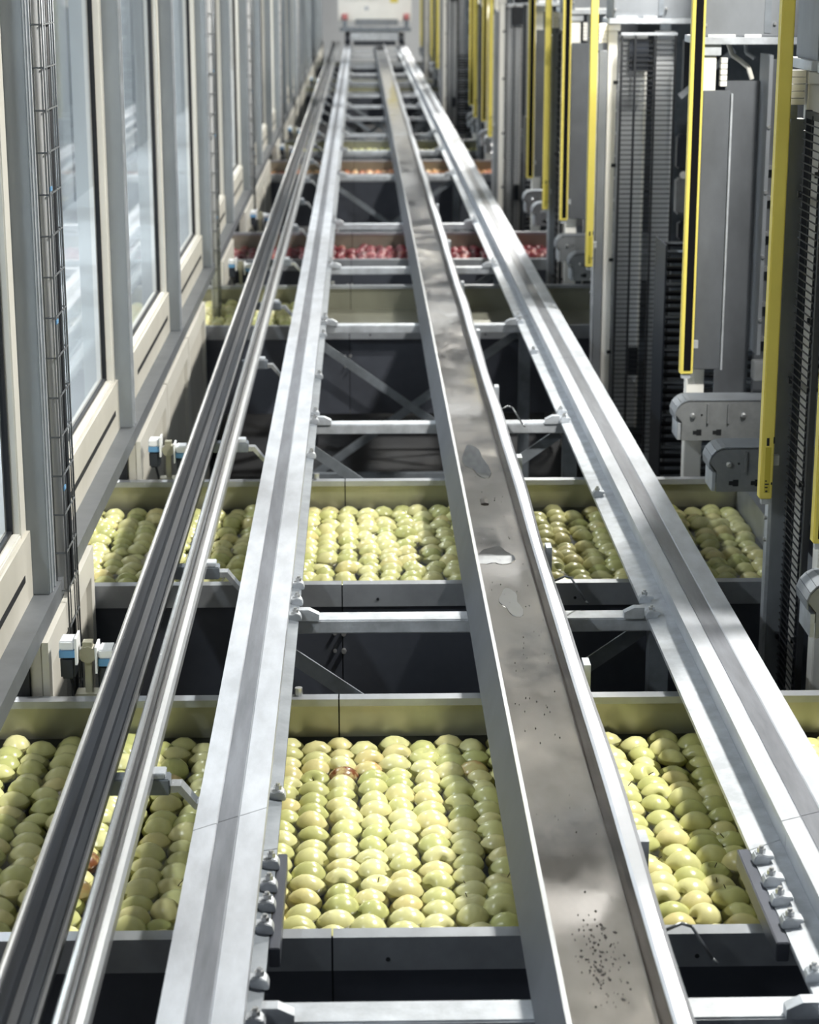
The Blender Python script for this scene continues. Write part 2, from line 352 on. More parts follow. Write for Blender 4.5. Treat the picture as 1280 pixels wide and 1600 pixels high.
# ================================================================== rails
def clip(parent, x, y, side, z=RAIL - 0.075):
    """forged rail clip with bolt on the rail's lower flange; side +1 = clip reaches to +x"""
    o = MB()
    prof = [(0.0, 0.0), (0.036, 0.0), (0.036, 0.010), (0.031, 0.021), (0.020, 0.025), (0.008, 0.021), (-0.008, 0.021), (-0.008, 0.012), (0.0, 0.012)]
    o.prism([(x + side * px, z + pz) for px, pz in prof][::side], y - 0.016, y + 0.016)
    c = o.build('rail_clip', M['galv'], parent, bevel=0.002)
    MB().tube((x + side * 0.018, y, z + 0.0235), (x + side * 0.018, y, z + 0.033), 0.009, 6).tube((x + side * 0.018, y, z + 0.033), (x + side * 0.018, y, z + 0.039), 0.005, 8).build('clip_bolt', M['bolt'], c)
    return c
def rail(name, label, xs, flange, side, joints, skew):
    """xs = plate left, track left, track right, plate right; flange = x of the lower flange edge on the inner side"""
    t = thing(name, label, 'rail', ((xs[0] + xs[3]) / 2, Y0, BEAM))
    cuts = [Y0] + joints + [Y1]
    zt = RAIL
    for a, b in zip(cuts, cuts[1:]):
        a2 = a + 0.0015 if a != Y0 else a; b2 = b - 0.0015 if b != Y1 else b
        prof = [(xs[0], zt - 0.012), (xs[0] + 0.012, zt - 0.012), (xs[0] + 0.012, BEAM + 0.001), (xs[3] - 0.012, BEAM + 0.001), (xs[3] - 0.012, zt - 0.03), (xs[3], zt - 0.03), (xs[3], zt),
                (xs[2] + 0.003, zt), (xs[2], zt - 0.003), (xs[1], zt - 0.003), (xs[1] - 0.003, zt), (xs[0], zt)]
        sg = MB().prism(prof, a2, b2, skew).build('rail_segment', M['rail'], t)
        MB().prism([(xs[1] + 0.001, zt - 0.003), (xs[2] - 0.001, zt - 0.003), (xs[2] - 0.001, zt - 0.0005), (xs[1] + 0.001, zt - 0.0005)], a2, b2, skew).build('wheel_track', M['track'], sg)
        if side > 0: fp = [(xs[3] - 0.0115, BEAM + 0.001), (flange, BEAM + 0.001), (flange, BEAM + 0.013), (xs[3] - 0.0115, BEAM + 0.020)]
        else: fp = [(flange, BEAM + 0.001), (xs[0] + 0.0115, BEAM + 0.001), (xs[0] + 0.0115, BEAM + 0.020), (flange, BEAM + 0.013)]
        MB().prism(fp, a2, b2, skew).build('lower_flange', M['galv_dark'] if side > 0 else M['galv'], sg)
    return t
BEAMS = [3.39, 5.76, 8.41, 10.85, 13.0, 15.27, 18.9, 21.5, 23.7, 26.3, 28.6, 31.0, 34.5, 37.2, 39.8, 41.2, 44.6, 47.2]
LX = (-0.3547, -0.3048, -0.2615, -0.2021); RX = (0.9171, 0.9642, 1.0137, 1.0773)
rl = rail('left_running_rail'.replace('left_', ''), 'long light grey running rail left of the wet trough', LX, -0.178, 1, [4.07, 9.9, 15.6, 22, 29, 36, 43], 0.78)
rr = rail('running_rail', 'long light grey running rail nearest the yellow bars and fences', RX, 0.855, -1, [4.07, 9.4, 15.1, 21.5, 28.5, 35.5, 42.5], 0.5)
ZF = BEAM + 0.013
for (o, xf, side) in ((rl, -0.205, 1), (rr, 0.885, -1)):
    for y in (3.69, 3.79, 3.88, 3.99): clip(o, xf, y, side, ZF)
    for k, y in enumerate(BEAMS[:9]):
        clip(o, xf, y - 0.075, side, ZF); clip(o, xf, y + 0.075, side, ZF)
    for y in (4.36, 6.0, 7.72, 9.3, 10.4) if side > 0 else (7.1, 9.9): clip(o, xf, y, side, ZF)
    # joint plate below the four clips
    x0, x1 = (-0.178 + 0.001, -0.155) if side > 0 else (0.828, 0.854)
    p = bx(x0, x1, 3.62, 4.06, BEAM - 0.03, BEAM + 0.012).build('joint_plate', M['tank_out'], o, bevel=0.002)

# support frames
for i, y in enumerate(BEAMS):
    t = thing('support_frame', '%s galvanised cross frame under the running rails, %s' % (ORD[i], 'counted from the camera'), 'frame', (0.36, y, 0), 'cross frames carrying the running rails')
    bx(-0.36, 1.08, y - 0.04, y + 0.04, BEAM - 0.043, BEAM).build('cross_beam', M['galv'], t, bevel=0.004)
    for x in (-0.178, 0.79):
        MB().prism([(x, BEAM + 0.0005), (x + 0.06, BEAM + 0.0005), (x + 0.06, BEAM + 0.02), (x + 0.03, BEAM + 0.035), (x, BEAM + 0.035)] if x < 0 else [(x, BEAM + 0.0005), (x + 0.06, BEAM + 0.0005), (x + 0.06, BEAM + 0.035), (x + 0.03, BEAM + 0.035), (x, BEAM + 0.02)], y - 0.05, y - 0.02).build('end_bracket', M['galv'], t)
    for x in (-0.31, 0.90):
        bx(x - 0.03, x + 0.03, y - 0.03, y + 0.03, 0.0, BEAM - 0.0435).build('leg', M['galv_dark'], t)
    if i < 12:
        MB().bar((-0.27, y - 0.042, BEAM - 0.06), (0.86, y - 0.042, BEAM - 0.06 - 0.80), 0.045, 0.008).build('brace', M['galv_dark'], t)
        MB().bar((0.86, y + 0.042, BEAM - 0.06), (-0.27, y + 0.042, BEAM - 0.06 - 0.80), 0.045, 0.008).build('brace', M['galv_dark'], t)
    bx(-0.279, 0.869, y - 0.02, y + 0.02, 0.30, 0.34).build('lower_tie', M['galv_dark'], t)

# ================================================================== trough
tr = thing('trough', 'wet stainless steel trough lying between the two running rails', 'trough', (0.45, Y0, BEAM))
MB().prism([(0.3245, BEAM + 0.001), (0.3275, BEAM + 0.001), (0.3625, 1.288), (0.3665, 1.288), (0.3665, 1.291), (0.360, 1.291)], Y0, 48.0).build('side_skirt', M['trough_side'], tr)
bx(0.3585, 0.3675, Y0, 48.0, 1.2912, 1.2952).build('rolled_edge', M['alu'], tr)
nfl = MB()
NY = 240
for j in range(NY + 1):
    y = Y0 + (48.0 - Y0) * j / NY
    for k in range(7):
        u = k / 6; x = 0.368 + (0.548 - 0.368) * u
        z = 1.242 - 0.0012 * math.sin(PI * u) + 0.0004 * math.sin(y * 2.1 + u * 3) + 0.0002 * math.sin(y * 5.3 - u * 5)
        nfl.v.append((x, y, z))
for j in range(NY):
    for k in range(6):
        a = j * 7 + k; nfl.f.append((a, a + 1, a + 8, a + 7))
nfl.build('trough_floor', M['trough'], tr, smooth=True)
MB().prism([(0.3667, 1.236), (0.3685, 1.236), (0.3685, 1.2875), (0.3667, 1.2875)], Y0, 48.0).build('inner_side', M['trough'], tr)
MB().prism([(0.548, 1.238), (0.551, 1.238), (0.551, 1.286), (0.548, 1.286)], Y0, 48.0).build('inner_side', M['trough'], tr)
# right rim: slightly buckled folded flange
rim = MB(); NR = 300
prof = [(0.545, 1.287), (0.545, 1.290), (0.551, 1.2945), (0.575, 1.2945), (0.5845, 1.288), (0.5865, 1.262), (0.5835, 1.262), (0.581, 1.286), (0.552, 1.2865)]
for j in range(NR + 1):
    y = Y0 + (48.0 - Y0) * j / NR
    wob = 0.0035 * math.sin(y * 1.9) + 0.0022 * math.sin(y * 4.7 + 1); wz = 0.0015 * math.sin(y * 3.1)
    for k, (x, z) in enumerate(prof): rim.v.append((x + (wob if 3 <= k <= 7 else 0.3 * wob), y, z + wz))
K = len(prof)
for j in range(NR):
    for k in range(K): rim.f.append((j * K + k, j * K + (k + 1) % K, (j + 1) * K + (k + 1) % K, (j + 1) * K + k))
rim.build('rolled_rim', M['trough_rim'], tr)
for y in BEAMS[:12]:
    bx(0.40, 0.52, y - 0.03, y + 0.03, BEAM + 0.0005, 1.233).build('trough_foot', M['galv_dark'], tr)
for y in (3.9, 5.0, 6.1, 7.3, 8.6, 10.0, 11.6, 13.4, 15.5, 18):
    bx(0.588, 0.606, y - 0.03, y + 0.03, 1.20, 1.288).build('rim_bracket', M['galv'], tr)
for y in (5.85, 8.3, 3.55):
    MB().path([(0.588, y, 1.245), (0.625, y, 1.262), (0.645, y, 1.255), (0.69, y + 0.01, 1.18), (0.70, y + 0.01, BEAM)], 0.0035, 6).build('wire_hook', M['wire'], tr, smooth=True)
# wet patches and dirt lying in the trough
def blob(name, label, x, y, rx, ry, seed, cat, m, group=None):
    r = random.Random(seed); o = MB(); n = 22; ph = [r.uniform(0, 6.28) for _ in range(4)]
    ring = []
    for i in range(n):
        t = 2 * PI * i / n; k = 1 + 0.22 * math.sin(2 * t + ph[0]) + 0.16 * math.sin(3 * t + ph[1]) + 0.08 * math.sin(5 * t + ph[2])
        ring.append((x + rx * k * math.cos(t), y + ry * k * math.sin(t)))
    zz = 1.2395
    zz = 1.2400
    o.v = [(px, py, zz) for px, py in ring] + [(x + (px - x) * 0.97, y + (py - y) * 0.97, zz + 0.0026) for px, py in ring] + [(x, y, zz + 0.0027)]
    for i in range(n):
        j = (i + 1) % n; o.f.append((i, j, n + j, n + i)); o.f.append((n + i, n + j, 2 * n))
    p = o.build(name, m); p['label'] = label; p['category'] = cat
    if group: p['group'] = group
blob('puddle', 'elongated shiny puddle in the trough, largest and middle one of three', 0.432, 6.14, 0.050, 0.12, 3, 'puddle', M['puddle'], 'puddles in the trough')
blob('puddle', 'bright ragged puddle in the trough nearest the camera', 0.447, 5.66, 0.032, 0.12, 5, 'puddle', M['puddle'], 'puddles in the trough')
blob('puddle', 'pale puddle in the trough farthest from the camera', 0.440, 7.42, 0.042, 0.26, 12, 'puddle', M['puddle'], 'puddles in the trough')
lf = MB(); lf.prism([(0.424, 1.2405), (0.45, 1.2405), (0.452, 1.2445), (0.438, 1.247), (0.425, 1.244)], 6.78, 6.84)
lf = lf.build('leaf', M['dirt']); lf['label'] = 'dark wet leaf lying in the trough beyond the puddles'; lf['category'] = 'leaf'
dr = MB(); rr_ = random.Random(4)
def fleck(cx, cy, s):
    k = len(dr.v); n = 5; ph = rr_.uniform(0, 6)
    z = 1.2440
    for q in range(n):
        t = ph + 2 * PI * q / n; dr.v.append((cx + s * rr_.uniform(.5, 1.2) * math.cos(t), cy + 1.6 * s * rr_.uniform(.5, 1.2) * math.sin(t), z - 0.004))
    dr.v.append((cx, cy, z)); 
    for q in range(n): dr.f.append((k + q, k + (q + 1) % n, k + n))
for _ in range(120):
    fleck(min(0.535, max(0.38, rr_.gauss(0.458, 0.022))), rr_.gauss(3.44, 0.085), abs(rr_.gauss(0, 0.0030)) + 0.0010)
for _ in range(70):
    fleck(rr_.uniform(0.39, 0.53), rr_.uniform(3.9, 7.2), abs(rr_.gauss(0, 0.0014)) + 0.0007)
dr = dr.build('dirt_flecks', M['dirt'], kind='stuff'); dr['label'] = 'black dirt flecks scattered on the wet trough floor'; dr['category'] = 'dirt'

# ================================================================== guide rails on the left
g1 = thing('guide_channel', 'dark open guide channel with bright left edge, nearest the windows', 'rail', (-0.597, Y0, 1.27))
MB().prism([(-0.6415, 1.300), (-0.6415, 1.322), (-0.638, 1.329), (-0.634, 1.331), (-0.630, 1.328), (-0.629, 1.320), (-0.629, 1.300)], Y0, Y1).build('outer_edge', M['alu'], g1)
MB().prism([(-0.6410, 1.262), (-0.6410, 1.2998), (-0.6288, 1.2998), (-0.6288, 1.3185), (-0.625, 1.3185), (-0.612, 1.302), (-0.607, 1.286), (-0.592, 1.281), (-0.588, 1.274), (-0.566, 1.270), (-0.566, 1.262)], Y0, Y1).build('channel_floor', M['alu_dark'], g1)
MB().prism([(-0.5658, 1.262), (-0.5658, 1.280), (-0.560, 1.284), (-0.555, 1.280), (-0.555, 1.262)], Y0, Y1).build('inner_edge', M['alu_mid'], g1)
g2 = thing('guide_rail', 'bright grooved aluminium guide rail beside the dark channel', 'rail', (-0.49, Y0, 1.27))
MB().prism([(-0.517, 1.262), (-0.517, 1.326), (-0.513, 1.331), (-0.506, 1.331), (-0.503, 1.327), (-0.503, 1.262)], Y0, Y1).build('top_edge', M['alu'], g2)
MB().prism([(-0.5028, 1.262), (-0.5028, 1.312), (-0.499, 1.312), (-0.499, 1.318), (-0.494, 1.318), (-0.494, 1.304), (-0.490, 1.304), (-0.490, 1.308), (-0.484, 1.306), (-0.484, 1.262)], Y0, Y1).build('grooved_face', M['alu_mid'], g2)
MB().prism([(-0.4838, 1.262), (-0.4838, 1.300), (-0.472, 1.296), (-0.466, 1.286), (-0.466, 1.262)], Y0, Y1).build('side_face', M['alu'], g2)
yb = [4.32 + 1.68 * k for k in range(20)]
for i, y in enumerate(yb):
    t = thing('rail_bracket', '%s bracket arm holding the two guide rails, counted from the camera' % ORD[i], 'bracket', (-0.5, y, 1.22), 'bracket arms of the guide rails')
    bx(-0.63, -0.43, y - 0.03, y + 0.02, 1.222, 1.2615).build('dark_bar', M['galv_dark'], t, bevel=0.003)
    MB().box(-0.475, -0.44, y - 0.028, y + 0.018, 1.2618, 1.275).build('clamp_block', M['galv'], t, bevel=0.002)
    MB().prism([(-0.429, 1.226), (-0.429, 1.244), (-0.405, 1.244), (-0.3705, 1.20), (-0.344, 1.20), (-0.344, 1.185), (-0.375, 1.185), (-0.412, 1.228)], y - 0.025, y + 0.015).build('angled_arm', M['alu'], t)

# ================================================================== cable baskets on the left wall
def cable_basket(i, y, big):
    t = thing('cable_basket', '%s wire cable basket climbing the left window wall' % ORD[i], 'cable tray', (-0.87, y, 0.6), 'wire cable baskets on the window wall')
    z0, z1 = 0.7, 4.0
    vs = MB()
    ys = (y, y + 0.045, y + 0.125, y + 0.165, y + 0.205)
    for k, yy in enumerate(ys): vs.tube((-0.842, yy, z0), (-0.842, yy, z1), 0.0032 if k in (0, 4) else 0.0022, 5)
    for xx in (-0.872,): vs.tube((xx, ys[0], z0), (xx, ys[0], z1), 0.0022, 5).tube((xx, ys[-1], z0), (xx, ys[-1], z1), 0.0032, 5)
    vs.build('upright_wires', M['wire'], t, smooth=True)
    zz = z0 + 0.03
    while zz < z1:
        MB().path([(-0.892, ys[0], zz), (-0.842, ys[0], zz), (-0.842, ys[-1], zz), (-0.892, ys[-1], zz)], 0.0028, 5).build('rung', M['wire'], t)
        zz += 0.114
    MB().tube((-0.868, y + 0.06, z0), (-0.868, y + 0.06, z1), 0.019, 12).build('thick_cable', M['cable_w'], t, smooth=True)
    MB().tube((-0.862, y + 0.105, z0), (-0.862, y + 0.105, z1), 0.011, 10).tube((-0.868, y + 0.145, z0), (-0.868, y + 0.145, z1), 0.013, 10).build('thin_cables', M['cable_g'], t, smooth=True)
    MB().tube((-0.862, y + 0.183, z0), (-0.862, y + 0.183, z1), 0.010, 8).build('dark_cable', M['black'], t, smooth=True)
    for z in (1.6, 2.08, 2.45):
        bx(-0.8415, -0.8385, y - 0.004, y + 0.03, z, z + 0.012).build('blue_tie', M['blue'], t)
for i, k in enumerate((2, 5, 7, 10, 13)):
    cable_basket(i, POSTS[k] + 0.075, i == 0)

# ================================================================== sensor stands at the back-left corner of each tank
def sensor_stand(i, b):
    t = thing('sensor_stand', 'twin white and blue sensor heads on a bracket behind the %s tank' % ORD[i], 'sensor', (-0.715, b + 0.05, LIP), 'sensor pairs at the tank corners')
    y = b + 0.05
    bx(-0.752, -0.732, y - 0.012, y + 0.012, LIP - 0.02, LIP + 0.12).build('stand', M['olive'], t, bevel=0.002)
    bx(-0.78, -0.71, y - 0.03, y + 0.03, LIP - 0.03, LIP - 0.001).build('foot', M['olive'], t, bevel=0.004)
    kb = MB().tube((-0.742, y - 0.02, LIP + 0.11), (-0.742, y + 0.02, LIP + 0.11), 0.024, 10).box(-0.755, -0.729, y - 0.016, y + 0.016, LIP + 0.125, LIP + 0.145)
    kb.build('clamp', M['olive'], t)
    for x, dz in ((-0.795, 0.12), (-0.690, 0.095)):
        h = bx(x - 0.020, x + 0.020, y - 0.035, y + 0.03, LIP + dz - 0.075, LIP + dz - 0.012).build('sensor_body', M['dark_body'], t, bevel=0.006)
        bx(x - 0.0215, x + 0.0215, y - 0.037, y + 0.032, LIP + dz - 0.0118, LIP + dz + 0.008).build('blue_band', M['blue'], h)
        bx(x - 0.021, x + 0.021, y - 0.036, y + 0.031, LIP + dz + 0.0082, LIP + dz + 0.035).build('white_cap', M['label_w'], h, bevel=0.004)
        s = 1 if x < -0.75 else -1
        bx(x + s * 0.0255 - 0.003, x + s * 0.0255 + 0.003, y - 0.045, y + 0.03, LIP + dz - 0.03, LIP + dz + 0.045).build('white_plate', M['label_w'], h)
    MB().path([(-0.795, y, LIP + 0.048), (-0.790, y + 0.01, LIP + 0.02), (-0.775, y + 0.02, LIP - 0.06)], 0.005, 6).build('cable', M['black'], t)
    MB().tube((-0.766, y, LIP + 0.115), (-0.756, y, LIP + 0.115), 0.010, 8).build('coupling', M['bolt'], t)
for i in range(7): sensor_stand(i, TANKS[i][1])

# ================================================================== right side: posts, light bars, conveyor arms, columns, cabinets
def light_bar(i, y, facing, where):
    t = thing('light_bar', 'yellow safety light bar %s the %s tank opening' % (where, ORD[i]), 'light bar', (1.287, y, 1.5), 'yellow safety light bars')
    x0, x1 = (1.262, 1.312) if facing else (1.206, 1.244)
    bx(x0, x1, y - 0.018, y + 0.025, 1.50, 3.7).build('bar_body', M['yellow'], t, bevel=0.003)
    if facing:
        bx(x0 + 0.013, x1 - 0.009, y - 0.021, y - 0.0175, 1.515, 3.7).build('optic_window', M['optic'], t)
    else:
        bx(x0 + 0.012, x1 - 0.009, y - 0.0192, y - 0.0178, 1.52, 1.66).build('printed_label', M['yellow_dark'], t)
        pr = MB()
        for (px, pz, pw, ph) in ((0.014, 1.665, 0.008, 0.024), (0.034, 1.672, 0.004, 0.020), (0.014, 1.545, 0.012, 0.004), (0.014, 1.535, 0.009, 0.004), (0.016, 1.522, 0.007, 0.006), (0.032, 1.545, 0.004, 0.008), (0.014, 1.555, 0.006, 0.004)):
            pr.box(x0 + px, x0 + px + pw, y - 0.0198, y - 0.0193, pz, pz + ph)
        pr.build('label_print', M['black'], t, kind='stuff')
    bx(x0 + 0.008, x1 - 0.008, y - 0.01, y + 0.015, 1.482, 1.4995).build('end_cap', M['galv'], t)
    for z in (1.60, 3.0): bx(x1 + 0.0002, x1 + 0.02, y + 0.0, y + 0.02, z, z + 0.03).build('mount', M['galv'], t)
    return t
def conveyor_arm(i, y, k):
    t = thing('conveyor_arm', 'grey rounded conveyor arm %s the %s tank, %s' % ('reaching over', ORD[i], ('nearer of its pair' if k == 0 else 'farther of its pair')), 'conveyor', (1.6, y, 1.25), 'conveyor arms over the tank ends')
    z0, z1 = 1.252, 1.412; xl = 1.235
    arc = [(xl + 0.005, 1.335)] + [(xl + 0.06 - 0.058 * math.cos(a), 1.352 + 0.058 * math.sin(a)) for a in [0.15, 0.55, 0.95, 1.3, PI / 2]]
    prof = [(xl + 0.028, z0), (1.95, z0), (1.95, z1 - 0.006)] + [(x, z - 0.004) for x, z in arc[::-1]][:-1] + [(xl + 0.028, 1.325)]
    MB().prism(prof, y, y + 0.006).build('side_plate', M['plate'], t)
    # hood: facetted rounded top sheet
    hood = MB(); pts = arc + [(1.95, z1 - 0.002)]
    for a, b in zip(pts, pts[1:]):
        n = len(hood.v)
        dx, dz = b[0] - a[0], b[1] - a[1]; L = math.hypot(dx, dz); nx, nz = -dz / L * 0.004, dx / L * 0.004
        hood.v += [(a[0], y - 0.002, a[1]), (b[0], y - 0.002, b[1]), (b[0], y + 0.14, b[1]), (a[0], y + 0.14, a[1]),
                   (a[0] + nx, y - 0.002, a[1] + nz), (b[0] + nx, y - 0.002, b[1] + nz), (b[0] + nx, y + 0.14, b[1] + nz), (a[0] + nx, y + 0.14, a[1] + nz)]
        for q in ((0, 3, 2, 1), (4, 5, 6, 7), (0, 1, 5, 4), (1, 2, 6, 5), (2, 3, 7, 6), (3, 0, 4, 7)): hood.f.append(tuple(n + i_ for i_ in q))
    hood.build('hood', M['sheet'], t)
    MB().prism([(x + 0.0, z) for x, z in prof], y + 0.134, y + 0.14).build('side_plate', M['plate'], t)
    bx(xl + 0.012, xl + 0.024, y + 0.0, y + 0.14, z0 + 0.003, 1.322).build('nose_plate', M['galv'], t)
    MB().tube((xl + 0.062, y + 0.02, 1.352), (xl + 0.062, y + 0.12, 1.352), 0.046, 14).build('end_roller', M['roller'], t, smooth=True)
    for x in (xl + 0.07, xl + 0.268):
        MB().tube((x, y, 1.352), (x, y - 0.010, 1.352), 0.0105, 10).tube((x, y - 0.010, 1.352), (x, y - 0.014, 1.352), 0.0105, 10, 0.006).build('axle_bolt', M['bolt'], t, smooth=False)
    MB().tube((xl + 0.105, y + 0.001, 1.354), (xl + 0.105, y - 0.0012, 1.354), 0.0045, 8).build('hole', M['black'], t)
    for x in (xl + 0.125, xl + 0.205):
        bx(x, x + 0.008, y - 0.010, y - 0.0002, 1.322, 1.398).build('stiffener', M['plate'], t)
    for x in (xl + 0.072, xl + 0.150):
        MB().box(x, x + 0.034, y - 0.0012, y + 0.0005, 1.276, 1.291).box(x + 0.014, x + 0.034, y - 0.0011, y + 0.0004, 1.272, 1.296).build('slot', M['gasket'], t)
    bx(1.55, 1.60, y + 0.02, y + 0.12, 0.0, z0 - 0.001).build('leg', M['galv_dark'], t)
for i, (a, b) in enumerate(TANKS):
    # posts: grey one at the near side, cream one at the far side
    t = thing('fence_post', 'grey square post at the near side of the %s tank opening' % ORD[i], 'post', (1.25, a - 0.3, 0), 'grey posts of the fence line')
    bx(1.260, 1.304, a - 0.33, a - 0.27, 0.0, 2.62).build('post_tube', M['sheet'], t, bevel=0.002)
    bx(1.249, 1.2595, a - 0.325, a - 0.28, 0.35, 2.61).build('edge_profile', M['galv'], t)
    bx(1.249, 1.279, a - 0.325, a - 0.28, 2.6205, 2.66).build('post_sensor', M['galv_dark'], t)
    for k in range(5): bx(1.260, 1.300, a - 0.322, a - 0.28, 2.6605 + k * 0.020, 2.6605 + k * 0.020 + 0.0175).build('white_block', M['white'], t)
    for z in (1.35, 1.42):
        MB().tube((1.2488, a - 0.31, z), (1.241, a - 0.31, z), 0.008, 8).build('post_bolt', M['bolt'], t)
    t = thing('fence_post', 'slim white post with black clips beside the grey post before the %s tank' % ORD[i], 'post', (1.335, a - 0.3, 0), 'white posts of the fence line')
    bx(1.307, 1.355, a - 0.325, a - 0.275, 0.0, 2.72).build('post_tube', M['white'], t, bevel=0.003)
    bx(1.3045, 1.367, a - 0.34, a - 0.26, 2.7202, 2.755).build('cap_plate', M['white'], t, bevel=0.002)
    for z in (1.02, 1.52, 2.02, 2.45): bx(1.338, 1.362, a - 0.334, a - 0.3252, z, z + 0.018).build('clip', M['black'], t)
    t = thing('fence_post', 'cream post at the far side of the %s tank opening' % ORD[i], 'post', (1.34, b + 0.32, 0), 'cream posts of the fence line')
    bx(1.315, 1.385, b + 0.30, b + 0.37, 0.0, 2.715).build('post_tube', M['white'], t, bevel=0.003)
    bx(1.30, 1.40, b + 0.285, b + 0.385, 2.7152, 2.755).build('cap_plate', M['galv'], t, bevel=0.002)
    for k in range(5): bx(1.402, 1.426, b + 0.285, b + 0.32, 2.600 + k * 0.022, 2.600 + k * 0.022 + 0.019).build('white_block', M['white'], t)
    for (yy, who) in ((a - 0.35, 'near'), (b + 0.28, 'far')):
        t = thing('overhead_cabinet', 'grey sheet metal cabinet overhead at the %s side of the %s tank' % (who, ORD[i]), 'cabinet', (1.55, yy + 0.2, 2.76), 'overhead cabinets of the lifts')
        bx(1.325, 1.74, yy, yy + 0.30, 2.785, 3.4).build('cabinet_body', M['sheet'], t, bevel=0.004)
        bx(1.305, 1.76, yy - 0.012, yy + 0.31, 2.757, 2.7848).build('bottom_flange', M['galv'], t, bevel=0.002)
        bx(1.345, 1.45, yy - 0.008, yy - 0.0005, 2.7852, 2.795).box(1.485, 1.55, yy - 0.008, yy - 0.0005, 2.7852, 2.795).build('bright_lip', M['label_w'], t, kind='stuff')
        bx(1.56, 1.585, yy - 0.004, yy - 0.0002, 2.80, 3.3).build('cabinet_seam', M['galv_dark'], t)
        for (px, pz) in ((1.335, 2.83), (1.60, 2.835)):
            MB().tube((px, yy - 0.0005, pz), (px, yy - 0.012, pz), 0.006, 8).build('cabinet_bolt', M['bolt'], t)
    light_bar(i, a - 0.38, False, 'at the near side of')
    light_bar(i, b + 0.16, True, 'facing from the far side of')
    conveyor_arm(i, b - 0.74, 0); conveyor_arm(i, b + 0.06, 1)
    if i < 7:
        t = thing('lift_column', 'tall grey sheet steel column with darker side panel beyond the %s tank' % ORD[i], 'column', (1.5, b + 0.55, 0.0), 'grey lift columns behind the light bars')
        yc = b + 0.24
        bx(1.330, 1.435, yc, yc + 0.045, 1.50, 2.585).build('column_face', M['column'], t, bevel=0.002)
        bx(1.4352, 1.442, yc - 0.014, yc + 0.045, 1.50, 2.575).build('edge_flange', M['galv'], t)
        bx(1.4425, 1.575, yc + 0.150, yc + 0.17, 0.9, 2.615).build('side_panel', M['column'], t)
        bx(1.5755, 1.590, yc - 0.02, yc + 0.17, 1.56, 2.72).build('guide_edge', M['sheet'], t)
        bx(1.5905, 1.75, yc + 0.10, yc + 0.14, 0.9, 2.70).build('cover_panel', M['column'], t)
        for z in (1.6, 1.74, 1.88, 2.02, 2.16, 2.28):
            bx(1.594, 1.64, yc + 0.06, yc + 0.0998, z, z + 0.014).build('finger', M['bolt'], t)
        bx(1.555, 1.635, yc - 0.10, yc - 0.0202, 1.47, 1.545).build('foot_block', M['plate'], t, bevel=0.003)
        for z in (1.7, 1.95, 2.2, 2.45): MB().tube((1.583, yc - 0.02, z), (1.583, yc - 0.028, z), 0.007, 6).build('edge_bolt', M['bolt'], t)
        bx(1.45, 1.56, yc + 0.15, yc + 0.17, 0.0, 0.899).build('base', M['galv_dark'], t)
        t = thing('cable_loop', 'pale corrugated hose looping above the column of the %s tank' % ORD[i], 'hose', (1.50, yc + 0.16, 2.62), 'hoses above the lift columns')
        pts = [(1.455, yc + 0.20, 2.752), (1.468, yc + 0.19, 2.712), (1.50, yc + 0.18, 2.690), (1.53, yc + 0.165, 2.665), (1.545, yc + 0.16, 2.62)]
        MB().path(pts, 0.0095, 8).build('hose', M['beige'], t)
        MB().path([(1.52, yc + 0.19, 2.752), (1.522, yc + 0.18, 2.72), (1.552, yc + 0.165, 2.70)], 0.008, 8).build('pipe_elbow', M['galv'], t)
    # in the wide gaps one looks past a cross screen to dark rollers
    wide = i + 1 < len(TANKS) and TANKS[i + 1][0] - b > 2.5
    if wide:
        yn = TANKS[i + 1][0] - 0.36
        t = thing('wire_screen', 'tall grey backed wire screen beside the white post before the %s tank' % ORD[i + 1], 'screen', (1.51, yn, 0.4), 'wire screens across the wide gaps')
        x0, x1, z0, z1 = 1.368, 1.660, 0.45, 2.70
        hz = MB(); zz = z0 + 0.03
        while zz < z1 - 0.01: hz.box(x0, x1, yn - 0.002, yn + 0.002, zz - 0.0026, zz + 0.0026); zz += 0.0255
        hz.build('horizontal_wires', M['black'], t, kind='stuff')
        for x in (x0 + 0.004, x0 + 0.075, x0 + 0.18, x1 - 0.008): bx(x - 0.006, x + 0.006, yn - 0.012, yn - 0.0022, z0, z1).build('upright', M['black'], t)
        bx(x0, x1, yn - 0.012, yn - 0.0022, z1, z1 + 0.014).build('top_bar', M['galv'], t)
        bx(x0 + 0.002, x0 + 0.155, yn + 0.10, yn + 0.12, 0.6, 2.70).build('back_panel', M['inner'], t)
        bx(x0 + 0.185, x1, yn + 0.06, yn + 0.08, 0.4, 2.72).build('back_panel', M['inner'], t)
        bx(x0 + 0.140, x0 + 0.150, yn + 0.08, yn + 0.0995, 0.6, 2.69).build('cable_strip', M['white'], t)
        bx(x0 + 0.05, x0 + 0.15, yn + 0.03, yn + 0.055, 2.52, 2.68).build('switch_box', M['dark_body'], t)
        bx(x0 + 0.09, x0 + 0.14, yn + 0.025, yn + 0.06, 0.9, 1.05).build('switch_box', M['dark_body'], t)
        t = thing('roller_bed', 'steep dark bed of black rollers in the wide gap beyond the %s tank' % ORD[i], 'roller bed', (2.0, yn - 0.8, 0.5), 'black roller beds in the wide gaps')
        for k in range(30):
            z = 0.56 + k * 0.040
            MB().tube((1.50, yn - 0.95 + k * 0.006, z), (2.5, yn - 0.95 + k * 0.006, z), 0.013, 8).build('roller', M['roller'] if k % 4 else M['galv_dark'], t, smooth=True)
        bx(1.478, 1.486, yn - 1.05, yn - 0.70, 0.0, 1.75).build('side_frame', M['dark_body'], t)
        bx(2.505, 2.52, yn - 1.05, yn - 0.70, 0.0, 1.75).build('side_frame', M['galv_dark'], t)
